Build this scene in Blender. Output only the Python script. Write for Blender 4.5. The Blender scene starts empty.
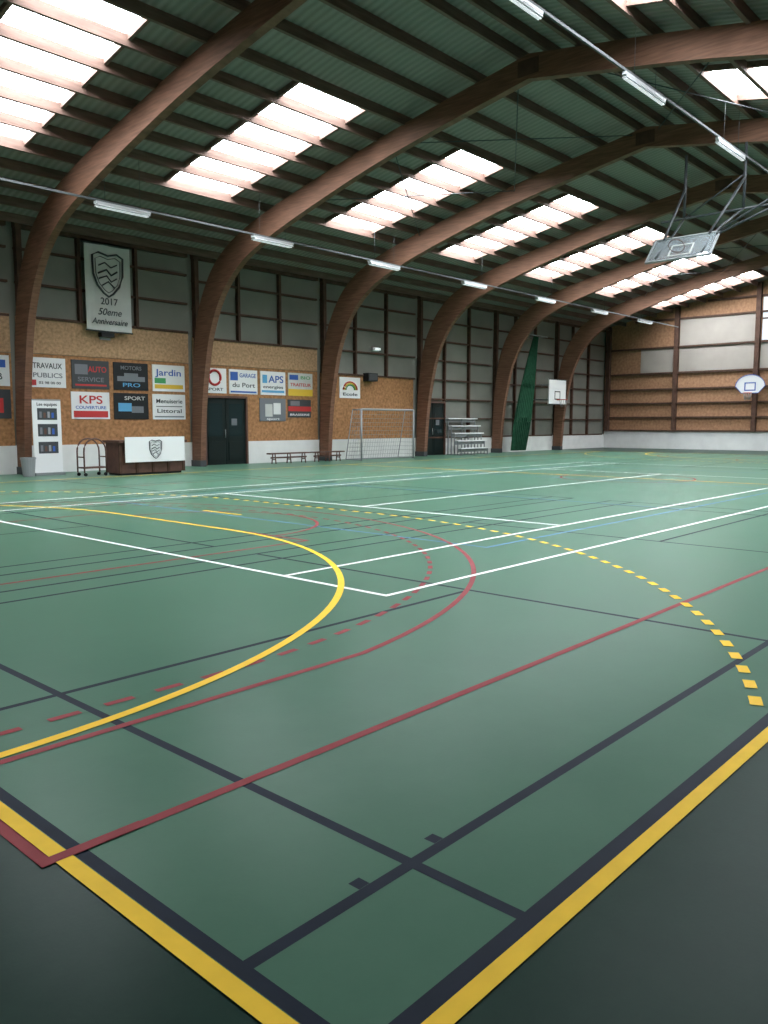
import bpy, math, random
from mathutils import Vector, Matrix
random.seed(4)
scene=bpy.context.scene
scene.view_settings.view_transform='Standard'
scene.view_settings.look='None'
scene.view_settings.exposure=0.08

# ------------------------------------------------------------ materials
def mat(name,col,rough=0.6,spec=0.5,emit=None,estr=0,metal=0,noise=None,scale=4,bump=0,alpha=None,stretch=None):
    m=bpy.data.materials.new(name); m.use_nodes=True
    nt=m.node_tree; b=nt.nodes['Principled BSDF']
    b.inputs['Base Color'].default_value=(*col,1)
    b.inputs['Roughness'].default_value=rough
    b.inputs['Metallic'].default_value=metal
    b.inputs['Specular IOR Level'].default_value=spec
    if emit:
        b.inputs['Emission Color'].default_value=(*emit,1); b.inputs['Emission Strength'].default_value=estr
    if alpha is not None: b.inputs['Alpha'].default_value=alpha
    if noise:
        tc=nt.nodes.new('ShaderNodeTexCoord'); mp=nt.nodes.new('ShaderNodeMapping')
        if stretch: mp.inputs['Scale'].default_value=stretch
        n=nt.nodes.new('ShaderNodeTexNoise'); n.inputs['Scale'].default_value=scale; n.inputs['Detail'].default_value=6
        r=nt.nodes.new('ShaderNodeValToRGB')
        r.color_ramp.elements[0].position=0.3; r.color_ramp.elements[1].position=0.7
        r.color_ramp.elements[0].color=(*[c*(1-noise) for c in col],1)
        r.color_ramp.elements[1].color=(*[min(1,c*(1+noise)) for c in col],1)
        nt.links.new(tc.outputs['Object'],mp.inputs[0]); nt.links.new(mp.outputs[0],n.inputs['Vector'])
        nt.links.new(n.outputs['Fac'],r.inputs[0]); nt.links.new(r.outputs[0],b.inputs['Base Color'])
        if bump:
            bp=nt.nodes.new('ShaderNodeBump'); bp.inputs['Strength'].default_value=bump; bp.inputs['Distance'].default_value=0.02
            nt.links.new(n.outputs['Fac'],bp.inputs['Height']); nt.links.new(bp.outputs[0],b.inputs['Normal'])
    return m

M={}
M['glulam']=mat('glulam_wood',(.175,.088,.056),.6,spec=.2,noise=.3,scale=3,stretch=(1,.6,8))
M['purlin']=mat('purlin_wood',(.155,.095,.076),.7,spec=.2,noise=.25,scale=3,stretch=(.5,4,4))
M['stud']=mat('stud_wood',(.085,.045,.032),.7,spec=.2,noise=.25,scale=4)
M['osb']=mat('osb_board',(.36,.178,.08),.75,spec=.2,noise=.33,scale=9,bump=.1)
M['osb_light']=mat('osb_board_pale',(.44,.27,.155),.75,spec=.2,noise=.3,scale=11)
M['osb_dark']=mat('osb_board_brown',(.34,.185,.105),.75,spec=.2,noise=.25,scale=7)
M['plinth']=mat('plinth_paint',(.68,.68,.66),.6,noise=.06,scale=2)
M['wallgrey']=mat('wall_sheet_grey',(.18,.18,.155),.7,noise=.12,scale=.8)
M['wallback']=mat('wall_sheet_back',(.15,.15,.14),.7,noise=.1,scale=.8)
M['lightpanel']=mat('pale_panel',(.34,.30,.265),.7,noise=.08,scale=1)
M['white']=mat('white_paint',(.76,.76,.76),.45)
M['offwhite']=mat('offwhite_fabric',(.54,.54,.52),.8,noise=.05,scale=3)
M['black']=mat('black_paint',(.012,.013,.015),.5,spec=.3)
M['dark']=mat('dark_grey_paint',(.04,.045,.05),.5)
M['greydark']=mat('print_grey',(.16,.17,.19),.5)
M['bingrey']=mat('bin_grey_plastic',(.28,.29,.3),.5)
M['doorgreen']=mat('door_paint_dark_green',(.007,.013,.012),.5,spec=.2)
M['glassdark']=mat('door_glass_dark',(.014,.026,.028),.15)
M['red']=mat('print_red',(.5,.03,.03),.5)
M['blue']=mat('print_blue',(.03,.10,.4),.5)
M['cyan']=mat('print_cyan',(.1,.35,.6),.5)
M['yellowp']=mat('print_yellow',(.7,.45,.04),.5)
M['greenp']=mat('print_green',(.05,.3,.1),.5)
M['curtain']=mat('green_curtain_fabric',(.016,.07,.036),.9,spec=.2,noise=.25,scale=5)
M['steel']=mat('steel_grey',(.32,.33,.34),.45,metal=.6)
M['net']=mat('net_cord',(.30,.30,.30),.8)
M['kiosk']=mat('kiosk_wood',(.10,.045,.032),.6,noise=.2,scale=5)
M['lamp']=mat('lamp_diffuser',(.85,.85,.85),.4,emit=(.9,.95,1),estr=.4)
M['lampbody']=mat('lamp_housing',(.48,.49,.5),.5)
M['tray']=mat('cable_tray_galvanised',(.12,.125,.13),.7,spec=.2)
M['board_clear']=mat('backboard_acrylic',(.30,.34,.36),.2,alpha=.5)
M['windowlight']=mat('window_daylight',(.6,.65,.7),.4,emit=(.8,.9,1),estr=.3)
M['skylight']=mat('skylight_polycarbonate',(.8,.85,.9),.5,emit=(.88,.95,1.0),estr=23)
def deckmat():
    m=mat('corrugated_deck',(.12,.145,.135),.6,spec=.25)
    nt=m.node_tree; b=nt.nodes['Principled BSDF']
    tc=nt.nodes.new('ShaderNodeTexCoord'); w=nt.nodes.new('ShaderNodeTexWave')
    w.bands_direction='X'; w.inputs['Scale'].default_value=1.6; w.inputs['Distortion'].default_value=0
    bp=nt.nodes.new('ShaderNodeBump'); bp.inputs['Strength'].default_value=.5; bp.inputs['Distance'].default_value=.04
    nt.links.new(tc.outputs['Object'],w.inputs['Vector']); nt.links.new(w.outputs['Fac'],bp.inputs['Height']); nt.links.new(bp.outputs[0],b.inputs['Normal'])
    r=nt.nodes.new('ShaderNodeValToRGB'); r.color_ramp.elements[0].color=(.215,.195,.175,1); r.color_ramp.elements[1].color=(.28,.255,.23,1)
    nt.links.new(w.outputs['Fac'],r.inputs[0]); nt.links.new(r.outputs[0],b.inputs['Base Color'])
    return m
M['deck']=deckmat()

# court extents
CX0,CX1,CY0,CY1=1.208,41.25,1.158,21.19
def floormat():
    m=bpy.data.materials.new('sports_floor_green'); m.use_nodes=True
    nt=m.node_tree; b=nt.nodes['Principled BSDF']; L=nt.links
    tc=nt.nodes.new('ShaderNodeTexCoord'); sp=nt.nodes.new('ShaderNodeSeparateXYZ'); L.new(tc.outputs['Object'],sp.inputs[0])
    def cmp(sock,val,gt):
        n=nt.nodes.new('ShaderNodeMath'); n.operation='GREATER_THAN' if gt else 'LESS_THAN'
        L.new(sock,n.inputs[0]); n.inputs[1].default_value=val; return n.outputs[0]
    def mul(a,c):
        n=nt.nodes.new('ShaderNodeMath'); n.operation='MULTIPLY'; L.new(a,n.inputs[0]); L.new(c,n.inputs[1]); return n.outputs[0]
    inside=mul(mul(cmp(sp.outputs[0],CX0,1),cmp(sp.outputs[0],CX1,0)),mul(cmp(sp.outputs[1],CY0,1),cmp(sp.outputs[1],60,0)))
    n1=nt.nodes.new('ShaderNodeTexNoise'); n1.inputs['Scale'].default_value=.9; n1.inputs['Detail'].default_value=8; n1.inputs['Roughness'].default_value=.7
    n2=nt.nodes.new('ShaderNodeTexNoise'); n2.inputs['Scale'].default_value=60; n2.inputs['Detail'].default_value=3
    L.new(tc.outputs['Object'],n1.inputs['Vector']); L.new(tc.outputs['Object'],n2.inputs['Vector'])
    r=nt.nodes.new('ShaderNodeValToRGB'); r.color_ramp.elements[0].position=.3; r.color_ramp.elements[1].position=.72
    r.color_ramp.elements[0].color=(.070,.154,.104,1); r.color_ramp.elements[1].color=(.088,.184,.125,1)
    L.new(n1.outputs['Fac'],r.inputs[0])
    r2=nt.nodes.new('ShaderNodeValToRGB'); r2.color_ramp.elements[0].position=.3; r2.color_ramp.elements[1].position=.75
    r2.color_ramp.elements[0].color=(.015,.037,.028,1); r2.color_ramp.elements[1].color=(.023,.053,.040,1)
    L.new(n1.outputs['Fac'],r2.inputs[0])
    mx=nt.nodes.new('ShaderNodeMix'); mx.data_type='RGBA'
    L.new(inside,mx.inputs[0]); L.new(r2.outputs[0],mx.inputs[6]); L.new(r.outputs[0],mx.inputs[7])
    L.new(mx.outputs[2],b.inputs['Base Color'])
    rr=nt.nodes.new('ShaderNodeMapRange'); rr.inputs[3].default_value=.24; rr.inputs[4].default_value=.36
    L.new(n1.outputs['Fac'],rr.inputs[0]); L.new(rr.outputs[0],b.inputs['Roughness'])
    b.inputs['Specular IOR Level'].default_value=.03
    bp=nt.nodes.new('ShaderNodeBump'); bp.inputs['Strength'].default_value=.06; bp.inputs['Distance'].default_value=.005
    L.new(n2.outputs['Fac'],bp.inputs['Height']); L.new(bp.outputs[0],b.inputs['Normal'])
    return m
M['floor']=floormat()
M['l_yellow']=mat('line_yellow',(.95,.60,.055),.45,spec=.03,noise=.05,scale=8)
M['l_white']=mat('line_white',(.88,.90,.88),.45,spec=.03,noise=.05,scale=8)
M['l_red']=mat('line_red',(.28,.055,.062),.45,spec=.03,noise=.1,scale=8)
M['l_navy']=mat('line_navy',(.016,.022,.036),.45,spec=.03,noise=.1,scale=8)
M['l_blue']=mat('line_blue',(.12,.25,.40),.45,spec=.03)

# ------------------------------------------------------------ mesh builder
class MB:
    def __init__(s): s.v=[];s.f=[];s.fm=[];s.mats=[];s.sm=[]
    def mi(s,m):
        m=M[m] if isinstance(m,str) else m
        if m not in s.mats: s.mats.append(m)
        return s.mats.index(m)
    def face(s,pts,m,smooth=False):
        b=len(s.v); s.v+= [tuple(p) for p in pts]; s.f.append(tuple(range(b,b+len(pts)))); s.fm.append(s.mi(m)); s.sm.append(smooth)
    def box(s,a,b,m,T=None):
        x0,x1=sorted((a[0],b[0]));y0,y1=sorted((a[1],b[1]));z0,z1=sorted((a[2],b[2]))
        P=[(x0,y0,z0),(x1,y0,z0),(x1,y1,z0),(x0,y1,z0),(x0,y0,z1),(x1,y0,z1),(x1,y1,z1),(x0,y1,z1)]
        if T: P=[tuple(T@Vector(p)) for p in P]
        s.hexa(P,m)
    def hexa(s,P,m):
        b0=len(s.v); s.v+=[tuple(p) for p in P]; k=s.mi(m)
        for f in [(0,3,2,1),(4,5,6,7),(0,1,5,4),(1,2,6,5),(2,3,7,6),(3,0,4,7)]:
            s.f.append(tuple(b0+i for i in f)); s.fm.append(k); s.sm.append(False)
    def tube(s,pts,r,m,n=8,closed=False):
        pts=[Vector(p) for p in pts]; k=s.mi(m); N=len(pts); rings=[]
        for i,p in enumerate(pts):
            if closed: d=pts[(i+1)%N]-pts[i-1]
            else: d=pts[min(i+1,N-1)]-pts[max(i-1,0)]
            d.normalize(); up=Vector((0,0,1)) if abs(d.z)<.9 else Vector((1,0,0))
            a=d.cross(up).normalized(); b=d.cross(a).normalized(); b0=len(s.v)
            for j in range(n):
                t=2*math.pi*j/n; s.v.append(tuple(p+a*r*math.cos(t)+b*r*math.sin(t)))
            rings.append(b0)
        for i in range(N if closed else N-1):
            a=rings[i]; b=rings[(i+1)%N]
            for j in range(n):
                s.f.append((a+j,a+(j+1)%n,b+(j+1)%n,b+j)); s.fm.append(k); s.sm.append(True)
        if not closed:
            s.f.append(tuple(rings[0]+j for j in range(n))); s.fm.append(k); s.sm.append(False)
            s.f.append(tuple(rings[-1]+n-1-j for j in range(n))); s.fm.append(k); s.sm.append(False)
    def obj(s,name,parent=None,bevel=0,fixn=True):
        me=bpy.data.meshes.new(name); me.from_pydata(s.v,[],s.f)
        for m in s.mats: me.materials.append(m)
        for i,p in enumerate(me.polygons): p.material_index=s.fm[i]; p.use_smooth=s.sm[i]
        me.validate(); me.update()
        if fixn:
            import bmesh
            bm=bmesh.new(); bm.from_mesh(me); bmesh.ops.recalc_face_normals(bm,faces=bm.faces); bm.to_mesh(me); bm.free()
        o=bpy.data.objects.new(name,me); scene.collection.objects.link(o)
        if parent: o.parent=parent
        if bevel:
            b=o.modifiers.new('bevel','BEVEL'); b.width=bevel; b.segments=2
        return o
def text(body,x,y,z,size,m,parent,name='lettering',width=None,shear=0):
    c=bpy.data.curves.new(name,'FONT'); c.body=body; c.size=size; c.align_x='CENTER'; c.align_y='CENTER'; c.extrude=.002; c.shear=shear
    c.offset=size*.012
    o=bpy.data.objects.new(name,c); c.materials.append(M[m]); scene.collection.objects.link(o)
    o.rotation_euler=(math.pi/2,0,0); o.location=(x,y,z)
    if width:
        bpy.context.view_layer.update(); w=o.dimensions.x
        if w>0: o.scale=(width/w,1,1)
    o.parent=parent
    return o

# ------------------------------------------------------------ building dims
WX0,WX1,WY0,WY1=-2.0,48.0,-3.2,24.6
YR=10.7; ZR=10.3; SL=.20
ARX=[-1.6,4.4,10.6,16.8,23.0,29.2,35.4,41.6,47.75]
def deckz(y): return ZR-SL*abs(y-YR)

b=MB(); b.box((WX0-.2,WY0-.2,-.1),(WX1+.2,WY1+.2,0),'floor'); b.obj('floor')

# ---- court markings
b=MB(); LZ=[0]
def strip(pts,w,m,z):
    LZ[0]+=1; z=z+.00002*(LZ[0]%40)
    pts=[Vector((p[0],p[1],0)) for p in pts]
    L=[];R=[]
    for i,p in enumerate(pts):
        d=(pts[min(i+1,len(pts)-1)]-pts[max(i-1,0)]).normalized(); n=Vector((-d.y,d.x,0))*w/2
        L.append((p.x+n.x,p.y+n.y,z)); R.append((p.x-n.x,p.y-n.y,z))
    for i in range(len(pts)-1): b.face([R[i],R[i+1],L[i+1],L[i]],m)
def line(x0,y0,x1,y1,w,m,z):
    d=Vector((x1-x0,y1-y0)).normalized()*w/2
    strip([(x0-d.x,y0-d.y),(x1+d.x,y1+d.y)],w,m,z)
def rect(x0,y0,x1,y1,w,m,z):
    line(x0,y0,x1,y0,w,m,z);line(x0,y1,x1,y1,w,m,z);line(x0,y0,x0,y1,w,m,z);line(x1,y0,x1,y1,w,m,z)
def arc(cx,cy,r,a0,a1,n=48):
    return [(cx+r*math.cos(math.radians(a0+(a1-a0)*i/n)),cy+r*math.sin(math.radians(a0+(a1-a0)*i/n))) for i in range(n+1)]
def dashed(pts,dash,gap,w,m,z,clip=None):
    P=[Vector(p) for p in pts]; cum=[0]
    for i in range(1,len(P)): cum.append(cum[-1]+(P[i]-P[i-1]).length)
    def at(t):
        for i in range(1,len(P)):
            if t<=cum[i]:
                k=(t-cum[i-1])/max(1e-9,cum[i]-cum[i-1]); return P[i-1].lerp(P[i],k)
        return P[-1]
    t=0
    while t+dash<cum[-1]:
        q=[at(t),at(t+dash/2),at(t+dash)]
        if not clip or clip(q[1]): strip([tuple(a) for a in q],w,m,z)
        t+=dash+gap
z=.0005
for bx in (1.27,27.80):
    for by in (1.22,8.14,15.03):
        rect(bx,by,bx+13.4,by+6.1,.05,'l_navy',z)
        line(bx,by+.47,bx+13.4,by+.47,.048,'l_navy',z);line(bx,by+5.64,bx+13.4,by+5.64,.048,'l_navy',z)
        line(bx+.73,by,bx+.73,by+6.1,.048,'l_navy',z);line(bx+12.68,by,bx+12.68,by+6.1,.048,'l_navy',z)
        line(bx+4.57,by,bx+4.57,by+6.1,.045,'l_navy',z);line(bx+8.68,by,bx+8.68,by+6.1,.045,'l_navy',z)
        line(bx,by+3.05,bx+4.57,by+3.05,.045,'l_navy',z);line(bx+8.68,by+3.05,bx+13.4,by+3.05,.045,'l_navy',z)
line(1.27,1.222,41.2,1.222,.06,'l_navy',z+.0002)
for tx in (1.79,2.18): b.face([(tx-.025,1.715,z),(tx+.025,1.715,z),(tx+.025,1.765,z),(tx-.025,1.765,z)],'l_navy')
z=.0014
rect(8.04,5.62,26.04,14.62,.045,'l_blue',z); line(14.04,5.62,14.04,14.62,.045,'l_blue',z); line(20.04,5.62,20.04,14.62,.045,'l_blue',z)
z=.0023
BY=10.12
rect(1.155,2.62,41.32,17.62,.05,'l_red',z)
line(1.155,2.62,1.5,2.62,.05,'l_red',.0052)
line(21.2,2.62,21.2,17.62,.05,'l_red',z)
strip(arc(21.2,BY,1.8,0,360,64),.05,'l_red',z)
for sx,ox in ((1,1.155),(-1,41.32)):
    cx=ox+sx*1.55; R3=6.62
    a=math.degrees(math.acos(6.54/R3)); th=90-a
    pts=[(ox,BY-6.54)]+[(cx+sx*R3*math.cos(math.radians(t)),BY+R3*math.sin(math.radians(t))) for t in [(-th)+(2*th)*i/72 for i in range(73)]]+[(ox,BY+6.54)]
    strip(pts,.05,'l_red',z)
    pts=[(ox,BY-6.2)]+[(cx+sx*6.12*math.cos(math.radians(t)),BY+6.2*math.sin(math.radians(t))) for t in [-90+180*i/72 for i in range(73)]]+[(ox,BY+6.2)]
    dashed(pts,.17,.14,.05,'l_red',z)
    line(ox,BY-2.45,ox+sx*5.8,BY-2.45,.05,'l_red',z);line(ox,BY+2.45,ox+sx*5.8,BY+2.45,.05,'l_red',z)
    line(ox+sx*5.8,BY-2.45,ox+sx*5.8,BY+2.45,.05,'l_red',z)
    strip([(ox+sx*5.8+sx*1.8*math.cos(math.radians(t)),BY+1.8*math.sin(math.radians(t))) for t in range(-90,91,6)],.05,'l_red',z)
z=.0032
T0,T1,TY0,TY1=5.15,28.92,4.66,15.63
rect(T0,TY0,T1,TY1,.055,'l_white',z)
line(T0,TY0+1.37,T1,TY0+1.37,.055,'l_white',z);line(T0,TY1-1.37,T1,TY1-1.37,.055,'l_white',z)
line(T0+5.4,TY0+1.37,T0+5.4,TY1-1.37,.055,'l_white',z);line(T1-5.4,TY0+1.37,T1-5.4,TY1-1.37,.055,'l_white',z)
line(T0+5.4,10.14,T1-5.4,10.14,.055,'l_white',z)
z=.0041
rect(CX0,CY0,CX1,CY1,.062,'l_yellow',z)
line(21.25,CY0,21.25,CY1,.06,'l_yellow',z)
for sx,ox in ((1,CX0),(-1,CX1)):
    def hp(r):
        c0,c1=9.37,12.37
        a=[(ox+sx*r*math.cos(math.radians(t)),c0+r*math.sin(math.radians(t))) for t in [-90+90*i/48 for i in range(49)]]
        c=[(ox+sx*r*math.cos(math.radians(t)),c1+r*math.sin(math.radians(t))) for t in [90*i/48 for i in range(49)]]
        return a+c
    strip(hp(5.72),.062,'l_yellow',z)
    dashed(hp(8.66),.15,.15,.067,'l_yellow',z,clip=lambda q:CY0+.13<q.y<CY1-.1)
    line(ox+sx*7,YR,ox+sx*7,YR+1,.06,'l_yellow',z)
b.obj('court_line_markings',fixn=False)

# ---- roof deck with skylight openings
SKY=[(x+2.65,x+4.85) for x in ARX[:-1]]
SYS={1:(3.8,9.65),-1:(2.95,8.8)}
d=MB()
def deckquad(x0,x1,o0,o1,side,m,th=.05,dz=0,bb=d):
    ya,yb=YR+side*o0,YR+side*o1
    za,zb=ZR-SL*o0+dz,ZR-SL*o1+dz
    bb.hexa([(x0,ya,za),(x1,ya,za),(x1,yb,zb),(x0,yb,zb),(x0,ya,za+th),(x1,ya,za+th),(x1,yb,zb+th),(x0,yb,zb+th)],m)
OE=14.0
def has(i,side): return not (i==0 and side==-1)
for side in (1,-1):
    x=WX0-.2; SY=SYS[side]
    for i,(a,c) in enumerate(SKY):
        if not has(i,side): continue
        deckquad(x,a,0,OE,side,'deck')
        deckquad(a,c,0,SY[0],side,'deck'); deckquad(a,c,SY[1],OE,side,'deck')
        x=c
    deckquad(x,WX1+.2,0,OE,side,'deck')
d.obj('ceiling')
for i,(a,c) in enumerate(SKY):
    for side in (1,-1):
        if not has(i,side): continue
        s=MB(); deckquad(a,c,*SYS[side],side,'skylight',th=.03,dz=.06,bb=s); s.obj('skylight')
p=MB()
for side in (1,-1):
    o0=SYS[side][0]
    offs=[.35]+([1.5,2.65] if side==1 else [1.2,2.08])+[o0+.975*j for j in range(7)]
    o=offs[-1]+.98
    while o<13.8: offs.append(o); o+=.98
    for o in offs:
        y=YR+side*o; zt=deckz(y)-.005
        p.box((WX0,y-.045,zt-.24),(WX1,y+.045,zt),'purlin')
p.obj('roof_purlins')
p=MB()
for i,(a,c) in enumerate(SKY):
    for side in (1,-1):
        if not has(i,side): continue
        for x in (a-.08,c):
            deckquad(x,x+.08,*SYS[side],side,'purlin',th=.12,dz=-.125,bb=p)
p.obj('skylight_trimmers')

# ---- arches
inner=[(0,9.42),(3.6,8.68),(6.3,8.03),(8.6,7.37),(10.2,6.74),(11.3,5.84),(12.0,4.65),(12.35,3.4),(12.6,1.9),(12.75,0)]
outer=[(0,9.97),(3.6,9.27),(6.3,8.70),(8.7,8.14),(10.5,7.56),(11.75,6.78),(12.6,5.55),(12.98,4.15),(13.17,2.2),(13.25,0)]
def sft(P): return [(o+.5*min(1,o/3.6),z) for o,z in P]
inner=sft(inner); outer=sft(outer)
def cr(P,n=6):
    out=[]
    for i in range(len(P)-1):
        p0=Vector(P[max(i-1,0)]);p1=Vector(P[i]);p2=Vector(P[i+1]);p3=Vector(P[min(i+2,len(P)-1)])
        if i==0: p0=p1*2-p2
        for k in range(n):
            t=k/n
            out.append(.5*((2*p1)+(-p0+p2)*t+(2*p0-5*p1+4*p2-p3)*t*t+(-p0+3*p1-3*p2+p3)*t**3))
    out.append(Vector(P[-1])); return out
I=cr(inner);O=cr(outer)
for ax in ARX[:-1]:
    a=MB(); x0,x1=ax-.105,ax+.105
    for side in (1,-1):
        for i in range(len(I)-1):
            i0,i1,o0,o1=I[i],I[i+1],O[i],O[i+1]
            P=lambda q,x:(x,YR+side*q.x,q.y)
            a.face([P(i0,x0),P(i1,x0),P(o1,x0),P(o0,x0)],'glulam')
            a.face([P(i0,x1),P(i1,x1),P(o1,x1),P(o0,x1)],'glulam')
            a.face([P(i0,x0),P(i1,x0),P(i1,x1),P(i0,x1)],'glulam',True)
            a.face([P(o0,x0),P(o1,x0),P(o1,x1),P(o0,x1)],'glulam',True)
        a.box((x0-.02,YR+side*13.23,.0),(x1+.02,YR+side*13.78,.22),'dark')
    a.box((x0-.01,YR-.28,9.5),(x1+.01,YR+.28,9.85),'stud')
    a.obj('glulam_arch')

w=MB()
for k in (3,6):
    x0,x1=ARX[k],ARX[k+1]
    for side in (1,-1):
        for oa,ob in ((.4,4.4),(4.4,8.4)):
            w.tube([(x0+.12,YR+side*oa,deckz(YR+oa)-.4),(x1-.12,YR+side*ob,deckz(YR+ob)-.4)],.014,'dark')
            w.tube([(x1-.12,YR+side*oa,deckz(YR+oa)-.4),(x0+.12,YR+side*ob,deckz(YR+ob)-.4)],.014,'dark')
w.obj('roof_bracing_rods')

# ------------------------------------------------------------ walls
ZE=deckz(WY1)
b=MB(); b.box((WX0-.2,WY1,0),(WX1+.2,WY1+.15,ZE+.05),'wallgrey'); wall_left=b.obj('wall_left')
b=MB(); b.box((WX0-.2,WY0-.15,0),(WX1+.2,WY0,deckz(WY0)+.05),'wallback'); b.obj('wall_right')
def gable(x0,x1,name,m):
    g=MB()
    A=[(WY0,0),(WY1,0),(WY1,ZE),(YR,ZR),(WY0,deckz(WY0))]
    g.face([(x0,y,z) for y,z in A],m); g.face([(x1,y,z) for y,z in A],m)
    for i in range(5):
        p,q=A[i],A[(i+1)%5]; g.face([(x0,*p),(x0,*q),(x1,*q),(x1,*p)],m)
    return g.obj(name)
wall_end=gable(WX1,WX1+.15,'wall_end','osb_dark'); gable(WX0-.15,WX0,'wall_back','wallback')

DOORS=[(17.35,19.15,2.45),(29.55,31.3,2.5)]
b=MB(); x=WX0
for a,c,h in DOORS:
    b.box((x,WY1-.1,0),(a-.08,WY1,.85),'plinth'); x=c+.08
b.box((x,WY1-.1,0),(WX1,WY1,.85),'plinth')
b.obj('baseboard_left')
b=MB(); b.box((WX1-.1,WY0,0),(WX1,WY1-.1,1.05),'plinth'); b.obj('baseboard_end')
b=MB(); b.box((WX0,WY0,0),(WX1-.1,WY0+.1,.85),'wallback'); b.obj('baseboard_right')

b=MB()
def clad(x0,x1,z0,z1,m):
    cuts=[(a-.08,c+.08,h+.08) for a,c,h in DOORS if a<x1 and c>x0]
    x=x0
    for a,c,h in cuts:
        b.box((x,WY1-.06,z0),(a,WY1,z1),m)
        if z1>h: b.box((a,WY1-.06,max(h,z0)),(c,WY1,z1),m)
        x=c
    b.box((x,WY1-.06,z0),(x1,WY1,z1),m)
clad(WX0,10.5,.85,3.6,'osb'); clad(10.7,16.7,.85,3.62,'osb'); clad(16.9,22.9,.85,3.62,'osb')
clad(WX0,10.5,3.62,4.75,'osb_light'); clad(10.7,16.7,3.64,4.7,'osb_light'); clad(16.9,22.9,3.64,4.55,'osb_light')
clad(23.1,29.0,.85,3.6,'osb')
b.obj('osb_cladding',parent=wall_left)
b=MB()
for i in range(len(ARX)-1):
    x0,x1=ARX[i]+.12,ARX[i+1]-.12
    base=4.7 if x1<17 else 4.55 if x1<23.5 else 3.6 if x1<29.5 else .85
    zz=base
    while zz<7.3:
        b.box((x0,WY1-.12,zz-.035),(x1,WY1,zz+.035),'stud'); zz+= .98 if base>3 else .92
    b.box((x0,WY1-.2,7.25),(x1,WY1,7.47),'stud')
    n=2
    for k in range(1,n+1):
        xs=x0+(x1-x0)*k/(n+1)
        lo=max(base,2.6) if i==5 and k==1 else base
        b.box((xs-.05,WY1-.16,lo),(xs+.05,WY1,7.4),'stud')
    b.box((ARX[i]+.14,WY1-.22,.0 if base<1 and i!=5 else .86),(ARX[i]+.30,WY1,7.47),'stud')
b.obj('wall_studs_and_rails',parent=wall_left)
b=MB(); xe=WX1-.06
for zz in (1.9,2.75,3.6,4.55,6.08,7.72,8.6):
    hw=WY1-.1 if zz<7.4 else min(WY1-.1,YR+(ZR-zz-.2)/SL)
    b.box((xe-.08,max(WY0+.1,2*YR-hw),zz-.05),(WX1,hw,zz+.05),'stud')
for yy in (24.3,19.95,15.35,10.9,6.4,1.9): b.box((xe-.2,yy-.12,1.05),(WX1,yy+.12,deckz(yy)-.05),'stud')
b.box((xe-.12,WY0+.1,1.05),(WX1,WY1-.1,1.15),'stud')
b.obj('trim_1')
b=MB()
b.box((WX1-.05,15.5,6.14),(WX1,19.8,7.66),'lightpanel')
b.box((WX1-.05,20.1,4.62),(WX1,22.2,6.02),'lightpanel')
b.box((WX1-.05,15.5,4.62),(WX1,19.8,6.02),'lightpanel')
b.box((WX1-.05,11.05,4.62),(WX1,15.2,6.02),'lightpanel')
b.obj('pale_wall_panels',parent=wall_end)
b=MB()
b.box((WX1-.06,11.05,6.16),(WX1-.01,15.15,8.5),'windowlight')
for yy in (12.4,13.8): b.box((WX1-.1,yy-.05,6.16),(WX1-.01,yy+.05,8.5),'stud')
b.box((WX1-.1,11.05,7.3),(WX1-.01,15.15,7.38),'stud')
b.obj('window_1')

def door(n,a,c,h):
    b=MB(); y=WY1
    for x in (a-.08,c): b.box((x,y-.14,0),(x+.08,y-.002,h+.08),'kiosk')
    b.box((a,y-.14,h),(c,y-.002,h+.08),'kiosk')
    mid=(a+c)/2
    for x0,x1 in ((a,mid-.01),(mid+.01,c)):
        b.box((x0,y-.07,.01),(x1,y-.01,h),'doorgreen')
        b.box((x0+.14,y-.08,1.05),(x1-.14,y-.065,h-.2),'glassdark')
        b.box((x0+.12,y-.085,.98),(x1-.12,y-.07,1.05),'doorgreen')
        b.box((x0+.1,y-.1,.15),(x1-.1,y-.07,.85),'doorgreen')
    b.tube([(mid-.08,y-.15,1.0),(mid-.08,y-.15,1.3)],.015,'steel')
    b.box((mid+.25,y-.09,1.45),(mid+.5,y-.08,1.7),'greydark')
    b.obj('door_%d'%n)
door(1,*DOORS[0]); door(2,*DOORS[1])

# ------------------------------------------------------------ signs on the wall
YW=WY1-.06
def sign(x0,x1,z0,z1,bg,parts,texts,name='sponsor_sign'):
    s=MB(); y=YW
    s.box((x0,y-.03,z0),(x1,y,z1),bg)
    W=x1-x0;H=z1-z0
    for (u0,v0,u1,v1,m) in parts: s.box((x0+u0*W,y-.036,z0+v0*H),(x0+u1*W,y-.03,z0+v1*H),m)
    o=s.obj(name)
    for (t,u,v,sz,m,w) in texts: text(t,x0+u*W,y-.034-.004,z0+v*H,sz*H,m,o,width=w*W)
    return o
A,Bz,C,Dz=2.62,3.52,1.66,2.52
sign(9.3,10.42,A,Bz,'white',[(.1,.6,.9,.85,'blue')],[('CLUB',.5,.3,.3,'dark',.6)])
sign(9.3,10.42,C,Dz,'dark',[(.3,.2,.8,.7,'red')],[])
sign(11.0,12.15,A,Bz,'white',[(.04,.06,.18,.25,'red')],[('TRAVAUX',.5,.72,.26,'dark',.8),('PUBLICS',.5,.4,.22,'greydark',.8),('02 98 00 00',.55,.15,.12,'dark',.6)])
sign(12.35,13.62,A,Bz,'dark',[(.08,.5,.42,.85,'greydark'),(.08,.1,.92,.16,'red')],[('AUTO',.68,.68,.28,'red',.5),('SERVICE',.5,.32,.22,'greydark',.7)])
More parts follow.
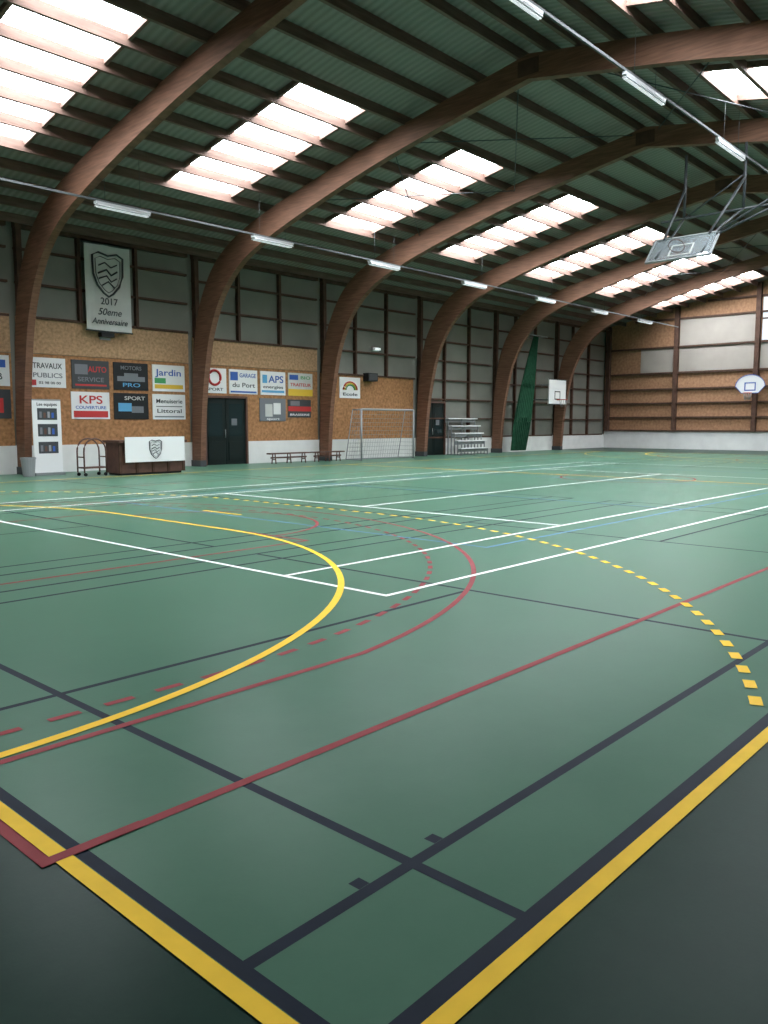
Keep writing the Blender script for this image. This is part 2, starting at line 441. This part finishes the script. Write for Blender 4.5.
sign(13.78,15.05,A,Bz,'black',[(.1,.32,.9,.5,'greydark'),(.3,.5,.7,.62,'greydark')],[('MOTORS',.5,.8,.2,'greydark',.6),('PRO',.5,.18,.2,'cyan',.5)])
sign(15.22,16.5,A,Bz,'white',[(.06,.1,.94,.26,'yellowp'),(.06,.3,.4,.5,'greenp')],[('Jardin',.5,.7,.34,'blue',.8)])
sign(12.3,13.6,C,Dz,'white',[(.05,.06,.95,.3,'red')],[('KPS',.5,.7,.42,'red',.6),('COUVERTURE',.5,.42,.16,'blue',.8)])
sign(13.76,15.03,C,Dz,'black',[(.12,.3,.5,.62,'cyan'),(.5,.25,.85,.5,'greydark')],[('SPORT',.6,.8,.2,'offwhite',.6)])
sign(15.2,16.5,C,Dz,'white',[(.1,.5,.9,.53,'dark'),(.05,.08,.95,.13,'greydark')],[('Menuiserie',.5,.72,.24,'dark',.8),('Littoral',.5,.33,.22,'dark',.75)])
o=sign(17.25,18.3,A,Bz,'white',[],[('SPORT',.5,.15,.16,'dark',.7)])
s=MB(); s.tube([(17.77+.26*math.cos(t*.3142),YW-.045,3.18+.26*math.sin(t*.3142)) for t in range(20)],.045,'red',closed=True); s.obj('roundel',parent=o)
sign(18.43,19.75,A,Bz,'white',[(.04,.55,.3,.9,'blue'),(.04,.05,.96,.12,'blue')],[('GARAGE',.65,.76,.24,'blue',.58),('du Port',.5,.36,.26,'dark',.8)])
sign(19.9,21.15,A,Bz,'white',[(.05,.1,.95,.2,'cyan'),(.08,.5,.26,.85,'cyan')],[('APS',.62,.66,.42,'blue',.6),('energies',.5,.34,.18,'dark',.8)])
sign(21.3,22.6,A,Bz,'offwhite',[(.0,.0,1,.3,'yellowp'),(.05,.7,.4,.92,'blue')],[('TRAITEUR',.5,.48,.2,'red',.85),('BIO',.7,.8,.2,'greenp',.4)])
sign(19.85,21.15,C-.05,Dz-.03,'greydark',[(.2,.2,.48,.75,'offwhite'),(.52,.3,.8,.8,'white')],[('sport',.5,.1,.14,'white',.5)])
sign(21.28,22.5,C+.1,Dz-.05,'dark',[(.0,.35,1,.62,'red'),(.1,.66,.5,.92,'greydark')],[('BRASSERIE',.5,.15,.16,'white',.85)])
o=sign(24.15,25.4,A-.02,Bz-.04,'white',[],[('Ecole',.5,.18,.2,'dark',.7)])
s=MB()
for r,m in ((.42,'red'),(.34,'yellowp'),(.26,'greenp')):
    s.tube([(24.78+r*math.cos(math.radians(t)),YW-.04,2.95+r*.8*math.sin(math.radians(t))) for t in range(0,181,15)],.03,m)
s.obj('rainbow',parent=o)

b=MB(); bx0,bx1,bz0,bz1=12.8,14.35,4.45,7.15; by=WY1-.32
n=10
for i in range(n):
    xa=bx0+(bx1-bx0)*i/n; xb=bx0+(bx1-bx0)*(i+1)/n
    ya=by+.02*math.sin(i*1.1); yb=by+.02*math.sin((i+1)*1.1)
    b.hexa([(xa,ya,bz0),(xb,yb,bz0),(xb,yb+.015,bz0),(xa,ya+.015,bz0),(xa,ya,bz1),(xb,yb,bz1),(xb,yb+.015,bz1),(xa,ya+.015,bz1)],'offwhite')
b.tube([(bx0-.08,by,bz1),(bx1+.08,by,bz1)],.025,'dark'); b.tube([(bx0-.04,by,bz0),(bx1+.04,by,bz0)],.025,'dark')
b.tube([(bx0,by,bz1),(bx0,by+.28,bz1+.05)],.012,'dark'); b.tube([(bx1,by,bz1),(bx1,by+.28,bz1+.05)],.012,'dark')
ban=b.obj('club_banner')
def shield(cx,cz,w,h,y,name,parent,m='dark'):
    s=MB(); P=[(-.5,.42),(-.3,.5),(0,.44),(.3,.5),(.5,.42),(.48,0),(.36,-.25),(.15,-.43),(0,-.5),(-.15,-.43),(-.36,-.25),(-.48,0)]
    s.tube([(cx+p[0]*w,y,cz+p[1]*h) for p in P],.03*w,m,closed=True,n=6)
    s.tube([(cx+p[0]*w*.82,y,cz+p[1]*h*.82) for p in P],.012*w,m,closed=True,n=6)
    s.tube([(cx-.3*w,y,cz+.2*h),(cx-.1*w,y,cz+.28*h),(cx+.1*w,y,cz+.18*h),(cx+.3*w,y,cz+.26*h)],.022*w,m,n=6)
    s.tube([(cx-.32*w,y,cz+.02*h),(cx-.05*w,y,cz+.12*h),(cx+.1*w,y,cz+.0*h),(cx+.3*w,y,cz+.1*h)],.03*w,m,n=6)
    s.tube([(cx-.3*w,y,cz-.1*h),(cx-.05*w,y,cz-.02*h),(cx+.1*w,y,cz-.15*h),(cx+.28*w,y,cz-.06*h)],.022*w,m,n=6)
    s.tube([(cx-.2*w,y,cz-.25*h),(cx,y,cz-.15*h),(cx+.2*w,y,cz-.28*h)],.022*w,m,n=6)
    s.obj(name,parent=parent)
shield(13.57,6.22,1.05,1.35,by-.03,'shield',ban)
text('2017',13.57,by-.04,5.38,.3,'dark',ban); text('50eme',13.57,by-.04,5.05,.3,'dark',ban,shear=.3); text('Anniversaire',13.57,by-.04,4.75,.26,'dark',ban,width=1.25,shear=.3)

b=MB(); b.box((25.6,WY1-.4,3.35),(26.2,WY1-.08,3.7),'black'); b.box((25.64,WY1-.41,3.39),(26.16,WY1-.4,3.66),'dark'); b.box((25.85,WY1-.1,3.4),(25.95,WY1-.06,3.6),'steel'); b.obj('wall_speaker',bevel=.01)
b=MB(); b.box((26.2,WY1-.24,4.72),(26.55,WY1-.14,4.82),'lamp'); b.box((26.18,WY1-.14,4.69),(26.57,WY1-.002,4.85),'white'); b.obj('emergency_light')
b=MB(); b.box((13.3,WY1-.3,4.28),(13.75,WY1-.08,4.42),'black'); b.box((13.35,WY1-.12,4.2),(13.7,WY1-.06,4.45),'steel'); b.obj('wall_projector_lamp')

# ------------------------------------------------------------ lamps
def lamp_row(y,z,xs,L=1.55,rail=(4,47),k=1):
    for x in xs:
        l=MB()
        l.box((x-L/2,y-.06*k,z),(x+L/2,y+.06*k,z+.06),'lampbody')
        l.hexa([(x-L/2+.03,y-.09*k,z-.05),(x+L/2-.03,y-.09*k,z-.05),(x+L/2-.03,y+.09*k,z-.05),(x-L/2+.03,y+.09*k,z-.05),
                (x-L/2+.03,y-.05*k,z),(x+L/2-.03,y-.05*k,z),(x+L/2-.03,y+.05*k,z),(x-L/2+.03,y+.05*k,z)],'lampbody')
        for dy in (-.03*k,.03*k): l.tube([(x-L/2+.05,y+dy,z-.065),(x+L/2-.05,y+dy,z-.065)],.015,'lamp')
        for dx in (-.5,.5): l.tube([(x+dx,y,z+.06),(x+dx,y,deckz(y)-.2)],.006,'dark',n=4)
        l.obj('fluorescent_light')
    r=MB(); r.box((rail[0],y-.02,z+.07),(rail[1],y+.02,z+.12),'tray'); r.obj('lamp_cable_tray')
lamp_row(19.5,7.02,[6.3,11.4,16.4,21.45,26.8,32.2,37.3,42.5],k=1.2)
lamp_row(7.8,8.40,[6.5,11.6,16.6,21.6,26.8,31.9,37,42],k=.7,L=1.9)
lamp_row(1.9,6.9,[6.5,11.6,16.7,21.7,26.8,31.9,37,42])

# ------------------------------------------------------------ counter
k=MB(); kx0,kx1,ky0,ky1=12.2,14.35,21.5,22.3
k.box((kx0,ky0,.06),(kx1,ky1,.95),'kiosk')
for i in range(5):
    x=kx0+(kx1-kx0)*i/4; k.box((x-.04,ky0-.03,.06),(x+.04,ky0,.9),'stud')
k.box((kx0-.08,ky0-.1,.95),(kx1+.08,ky1+.05,1.02),'kiosk')
k.box((kx0+.05,ky0+.05,0),(kx1-.05,ky1-.05,.06),'black')
k.box((kx0+.1,ky0-.13,.38),(kx1-.03,ky0-.11,1.12),'white')
k.box((kx0+.3,ky0-.11,.45),(kx0+.36,ky0-.03,.95),'stud'); k.box((kx1-.3,ky0-.11,.45),(kx1-.24,ky0-.03,.95),'stud')
ko=k.obj('refreshment_counter')
shield(13.3,.75,.42,.55,ky0-.14,'shield',ko)
t=MB()
for y in (21.9,22.3):
    t.tube([(11.3,y,.1),(11.3,y,.7)]+[(11.64+.34*math.cos(math.radians(a)),y,.72+.36*math.sin(math.radians(a))) for a in range(165,14,-15)]+[(11.98,y,.7),(11.98,y,.1)],.024,'kiosk')
for z0 in (.25,.55):
    for x in (11.3,11.98): t.tube([(x,21.9,z0),(x,22.3,z0)],.018,'kiosk')
t.box((11.31,21.9,.22),(11.97,22.3,.26),'kiosk')
for x in (11.33,11.95):
    for y in (21.9,22.3): t.tube([(x,y-.02,.05),(x,y+.02,.05)],.05,'black',n=12)
t.obj('ball_trolley')
r=MB(); rx0,rx1=10.5,11.35; ry=23.3
r.box((rx0,ry,.06),(rx1,ry+.03,2.2),'white'); r.box((rx0-.02,ry-.1,0),(rx1+.02,ry+.14,.08),'steel')
r.box((rx0,ry-.01,2.18),(rx1,ry+.04,2.22),'steel'); r.tube([(10.95,ry+.06,.05),(10.95,ry+.06,2.2)],.012,'steel')
for z0,z1 in ((1.62,1.96),(1.14,1.5),(.64,.98)):
    r.box((rx0+.14,ry-.006,z0),(rx1-.12,ry,z1),'dark')
    for q in range(4):
        xq=rx0+.2+q*.12; r.box((xq,ry-.01,z0+.06),(xq+.07,ry-.006,z1-.1-.03*(q%2)),['greydark','kiosk','bingrey','blue'][q])
ps=r.obj('poster_stand')
text('Les equipes',10.93,ry-.01,2.07,.13,'dark',ps,width=.6)
t=MB(); n=16; bxc,byc=10.18,23.0
for i in range(n):
    a0=2*math.pi*i/n;a1=2*math.pi*(i+1)/n
    for (r0,z0,r1,z1) in ((.15,.0,.2,.5),(.215,.5,.215,.55),(.2,.5,.16,.03)):
        t.face([(bxc+r0*math.cos(a0),byc+r0*math.sin(a0),z0),(bxc+r0*math.cos(a1),byc+r0*math.sin(a1),z0),(bxc+r1*math.cos(a1),byc+r1*math.sin(a1),z1),(bxc+r1*math.cos(a0),byc+r1*math.sin(a0),z1)],'bingrey',True)
t.face([(bxc+.15*math.cos(2*math.pi*i/n),byc+.15*math.sin(2*math.pi*i/n),.005) for i in range(n)],'bingrey')
t.obj('waste_bin')

def bench(x0,x1,y):
    b=MB(); b.box((x0,y-.13,.36),(x1,y+.13,.41),'kiosk'); b.box((x0+.1,y-.02,.2),(x1-.1,y+.02,.26),'kiosk')
    for x in (x0+.25,(x0+x1)/2,x1-.25):
        b.tube([(x,y-.12,0),(x,y-.07,.36)],.022,'kiosk'); b.tube([(x,y+.12,0),(x,y+.07,.36)],.022,'kiosk'); b.tube([(x,y-.1,.16),(x,y+.1,.16)],.02,'kiosk')
    b.obj('gym_bench')
bench(19.5,21.5,23.6); bench(21.7,23.4,23.6)

g=MB(); gx0,gx1,gy=23.9,27.2,23.0; H=2.1; dpt=.9
def bar(p,q,s=.05,m='white'): g.tube([p,q],s,m,n=8)
bar((gx0,gy,0),(gx0,gy,H),.04,'bingrey');bar((gx1,gy,0),(gx1,gy,H),.04,'bingrey');bar((gx0,gy,H),(gx1,gy,H),.04,'bingrey')
for x in (gx0,gx1): bar((x,gy,H),(x,gy+.5,H),.02,'bingrey');bar((x,gy+.5,H),(x,gy+dpt,.03),.02,'bingrey');bar((x,gy,.03),(x,gy+dpt,.03),.02,'bingrey')
bar((gx0,gy+dpt,.03),(gx1,gy+dpt,.03),.02,'bingrey');bar((gx0,gy+.5,H),(gx1,gy+.5,H),.02,'bingrey')
N=22
for i in range(N+1):
    x=gx0+(gx1-gx0)*i/N
    g.tube([(x,gy,H),(x,gy+.5,H-.03),(x,gy+dpt,.03)],.006,'net',n=4)
for j in range(13):
    z=.03+(H-.06)*j/12; y=gy+dpt-(dpt-.5)*j/12
    g.tube([(gx0,gy,z),(gx0,y,z),(gx1,y,z),(gx1,gy,z)],.006,'net',n=4)
for x in (gx0,gx1):
    for kk in range(1,5): g.tube([(x,gy+.12*kk,.03),(x,gy+.12*kk,H)],.005,'net',n=4)
g.obj('handball_goal')

s=MB(); sx0,sx1=31.2,33.6
for i in range(5):
    y=23.35+.2*i; z=.3+.36*i
    s.box((sx0,y,z),(sx1,y+.2,z+.05),'white'); s.box((sx0,y+.18,z-.16),(sx1,y+.2,z),'bingrey')
for x in (sx0+.1,(sx0+sx1)/2,sx1-.1):
    for i in range(5):
        y=23.45+.2*i; s.box((x-.02,y-.02,0),(x+.02,y+.02,.3+.36*i),'steel')
    s.tube([(x,23.38,.03),(x,24.35,.03)],.02,'steel')
s.obj('spectator_bleacher')

# green curtain
c=MB(); rows=28; cols=72
def cp(i,j):
    t=i/rows; z=6.1*(1-t)+.12*t
    cx=37.45-1.35*t**.9; w=.2+.52*math.sin(min(1,t*1.25)*math.pi*.5)-.12*max(0,t-.8)*5
    s=j/cols; x=cx+(s-.5)*2*w; yc=23.2+.1*t; y=yc+.11*math.sin(s*math.pi*2*8+t*.8)*(.4+.6*t)
    return (x,y,z)
for i in range(rows):
    for j in range(cols): c.face([cp(i,j),cp(i+1,j),cp(i+1,j+1),cp(i,j+1)],'curtain',True)
c.tube([(36.9,23.2,6.15),(38.6,23.2,6.15)],.03,'steel')
c.tube([(38.5,23.2,6.15),(38.5,24.55,6.15)],.02,'steel'); c.tube([(37.0,23.2,6.15),(37.0,24.55,6.15)],.02,'steel')
co=c.obj('green_curtain')
import bmesh
bm=bmesh.new(); bm.from_mesh(co.data); bmesh.ops.remove_doubles(bm,verts=bm.verts,dist=.0005); bm.to_mesh(co.data); bm.free()

# ------------------------------------------------------------ basketball
def hoop(s,c,r=.225,m='red'):
    s.tube([(c[0]+r*math.cos(a*math.pi/10),c[1]+r*math.sin(a*math.pi/10),c[2]) for a in range(20)],.014,m,closed=True,n=6)
    for a in range(12):
        t=a*math.pi/6
        for sg in (.25,-.25):
            s.tube([(c[0]+r*math.cos(t),c[1]+r*math.sin(t),c[2]),(c[0]+.6*r*math.cos(t+sg),c[1]+.6*r*math.sin(t+sg),c[2]-.4)],.006,'net',n=4)
s=MB(); cx,cy,cz=39.6,23.1,3.25
s.box((cx-.95,cy,cz-.7),(cx+.95,cy+.03,cz+.7),'white')
def fr(x0,x1,z0,z1,y,w,m):
    s.box((x0,y-.004,z0),(x1,y,z0+w),m);s.box((x0,y-.004,z1-w),(x1,y,z1),m);s.box((x0,y-.004,z0),(x0+w,y,z1),m);s.box((x1-w,y-.004,z0),(x1,y,z1),m)
fr(cx-.95,cx+.95,cz-.7,cz+.7,cy,.05,'dark'); fr(cx-.3,cx+.3,cz-.42,cz+.05,cy,.06,'dark')
hoop(s,(cx,cy-.38,cz-.42)); s.box((cx-.08,cy-.16,cz-.44),(cx+.08,cy,cz-.4),'red')
for dx in (-.5,.5):
    for dz in (-.4,.4): s.tube([(cx+dx,cy+.03,cz+dz),(cx+dx,WY1-.16,cz+dz)],.03,'steel')
s.obj('basketball_hoop')
s=MB(); ex,ey,ez=46.7,15.25,3.62
P=[(-.45,-.42),(.45,-.42),(.78,-.05)]+[(.78*math.cos(math.radians(a)),-.05+.62*math.sin(math.radians(a))) for a in range(10,171,10)]+[(-.78,-.05)]
s.face([(ex,ey+p[0],ez+p[1]) for p in P],'white'); s.face([(ex+.03,ey+p[0],ez+p[1]) for p in P],'white')
for i in range(len(P)):
    p,q=P[i],P[(i+1)%len(P)]; s.face([(ex,ey+p[0],ez+p[1]),(ex,ey+q[0],ez+q[1]),(ex+.03,ey+q[0],ez+q[1]),(ex+.03,ey+p[0],ez+p[1])],'white')
s.tube([(ex-.005,ey+p[0],ez+p[1]) for p in P],.02,'blue',closed=True,n=6)
for (y0,y1,z0,z1) in ((-.3,.3,-.3,-.24),(-.3,.3,.1,.16),(-.3,-.24,-.3,.16),(.24,.3,-.3,.16)): s.box((ex-.006,ey+y0,ez+z0),(ex,ey+y1,ez+z1),'blue')
hoop(s,(ex-.38,ey,ez-.42)); s.box((ex-.16,ey-.08,ez-.44),(ex,ey+.08,ez-.4),'red')
for dy in (-.35,.35):
    s.tube([(ex+.03,ey+dy,ez+.2),(WX1-.16,ey+dy,ez+.2)],.03,'steel'); s.tube([(ex+.03,ey+dy,ez-.3),(WX1-.16,ey+dy,ez+.2)],.03,'steel')
s.obj('basketball_hoop')
s=MB(); t=math.radians(48); O_=Vector((21.1,8.75,6.05))
U=Vector((0,-1,0)); V=Vector((math.cos(t),0,math.sin(t))); Nn=U.cross(V).normalized()
Tm=Matrix(((U.x,V.x,Nn.x,O_.x),(U.y,V.y,Nn.y,O_.y),(U.z,V.z,Nn.z,O_.z),(0,0,0,1)))
hw,hh=.86,.46
s.box((-hw,-hh,-.01),(hw,hh,.01),'board_clear',T=Tm)
for (u0,v0,u1,v1) in ((-hw,-hh,hw,-hh+.05),(-hw,hh-.05,hw,hh),(-hw,-hh,-hw+.05,hh),(hw-.05,-hh,hw,hh)): s.box((u0,v0,-.025),(u1,v1,.025),'bingrey',T=Tm)
for (u0,v0,u1,v1) in ((-.3,-.32,.3,-.28),(-.3,.08,.3,.12),(-.3,-.32,-.26,.12),(.26,-.32,.3,.12)): s.box((u0,v0,-.02),(u1,v1,.02),'offwhite',T=Tm)
W=lambda u,v,n:tuple(Tm@Vector((u,v,n)))
for sgn in (-1,1):
    s.tube([W(.6*sgn,.4,.02),(22.85,8.65-.8*sgn,8.0)],.035,'dark'); s.tube([W(.6*sgn,-.35,.02),(21.8,8.65-.6*sgn,6.6),(22.85,8.65-.8*sgn,7.2)],.03,'dark')
    s.tube([(22.85,8.65-.8*sgn,7.2),(22.85,8.65-.8*sgn,8.9)],.04,'dark')
s.tube([(22.85,7.2,7.2),(22.85,10.1,7.2)],.035,'dark'); s.tube([(22.85,7.85,8.1),(22.85,9.45,7.2)],.025,'dark')
s.tube([W(.8,.3,.02),(22.85,6.6,7.3),(22.85,6.0,8.4)],.03,'dark'); s.tube([W(.8,.42,.02),(22.85,5.2,8.3)],.03,'dark')
s.tube([W(.2*math.cos(a*math.pi/10),-.25,0.25+.2*math.sin(a*math.pi/10)) for a in range(20)],.012,'kiosk',closed=True,n=6)
s.obj('ceiling_basketball_hoop')

# ------------------------------------------------------------ world + camera
wd=bpy.data.worlds.new('overcast_sky'); scene.world=wd; wd.use_nodes=True
wd.node_tree.nodes['Background'].inputs[0].default_value=(.75,.85,1,1); wd.node_tree.nodes['Background'].inputs[1].default_value=1.0
cam=bpy.data.cameras.new('camera'); co=bpy.data.objects.new('camera',cam); scene.collection.objects.link(co)
cam.sensor_fit='VERTICAL'; cam.sensor_height=36; cam.sensor_width=27; cam.lens=36*805/1024
pit=math.atan(88/805); yaw=math.radians(42.3)
dirv=Vector((math.cos(yaw)*math.cos(pit),math.sin(yaw)*math.cos(pit),-math.sin(pit)))
co.location=(0,0,1.5); co.rotation_euler=dirv.to_track_quat('-Z','Y').to_euler()
cam.clip_start=.05; cam.clip_end=200
scene.camera=co
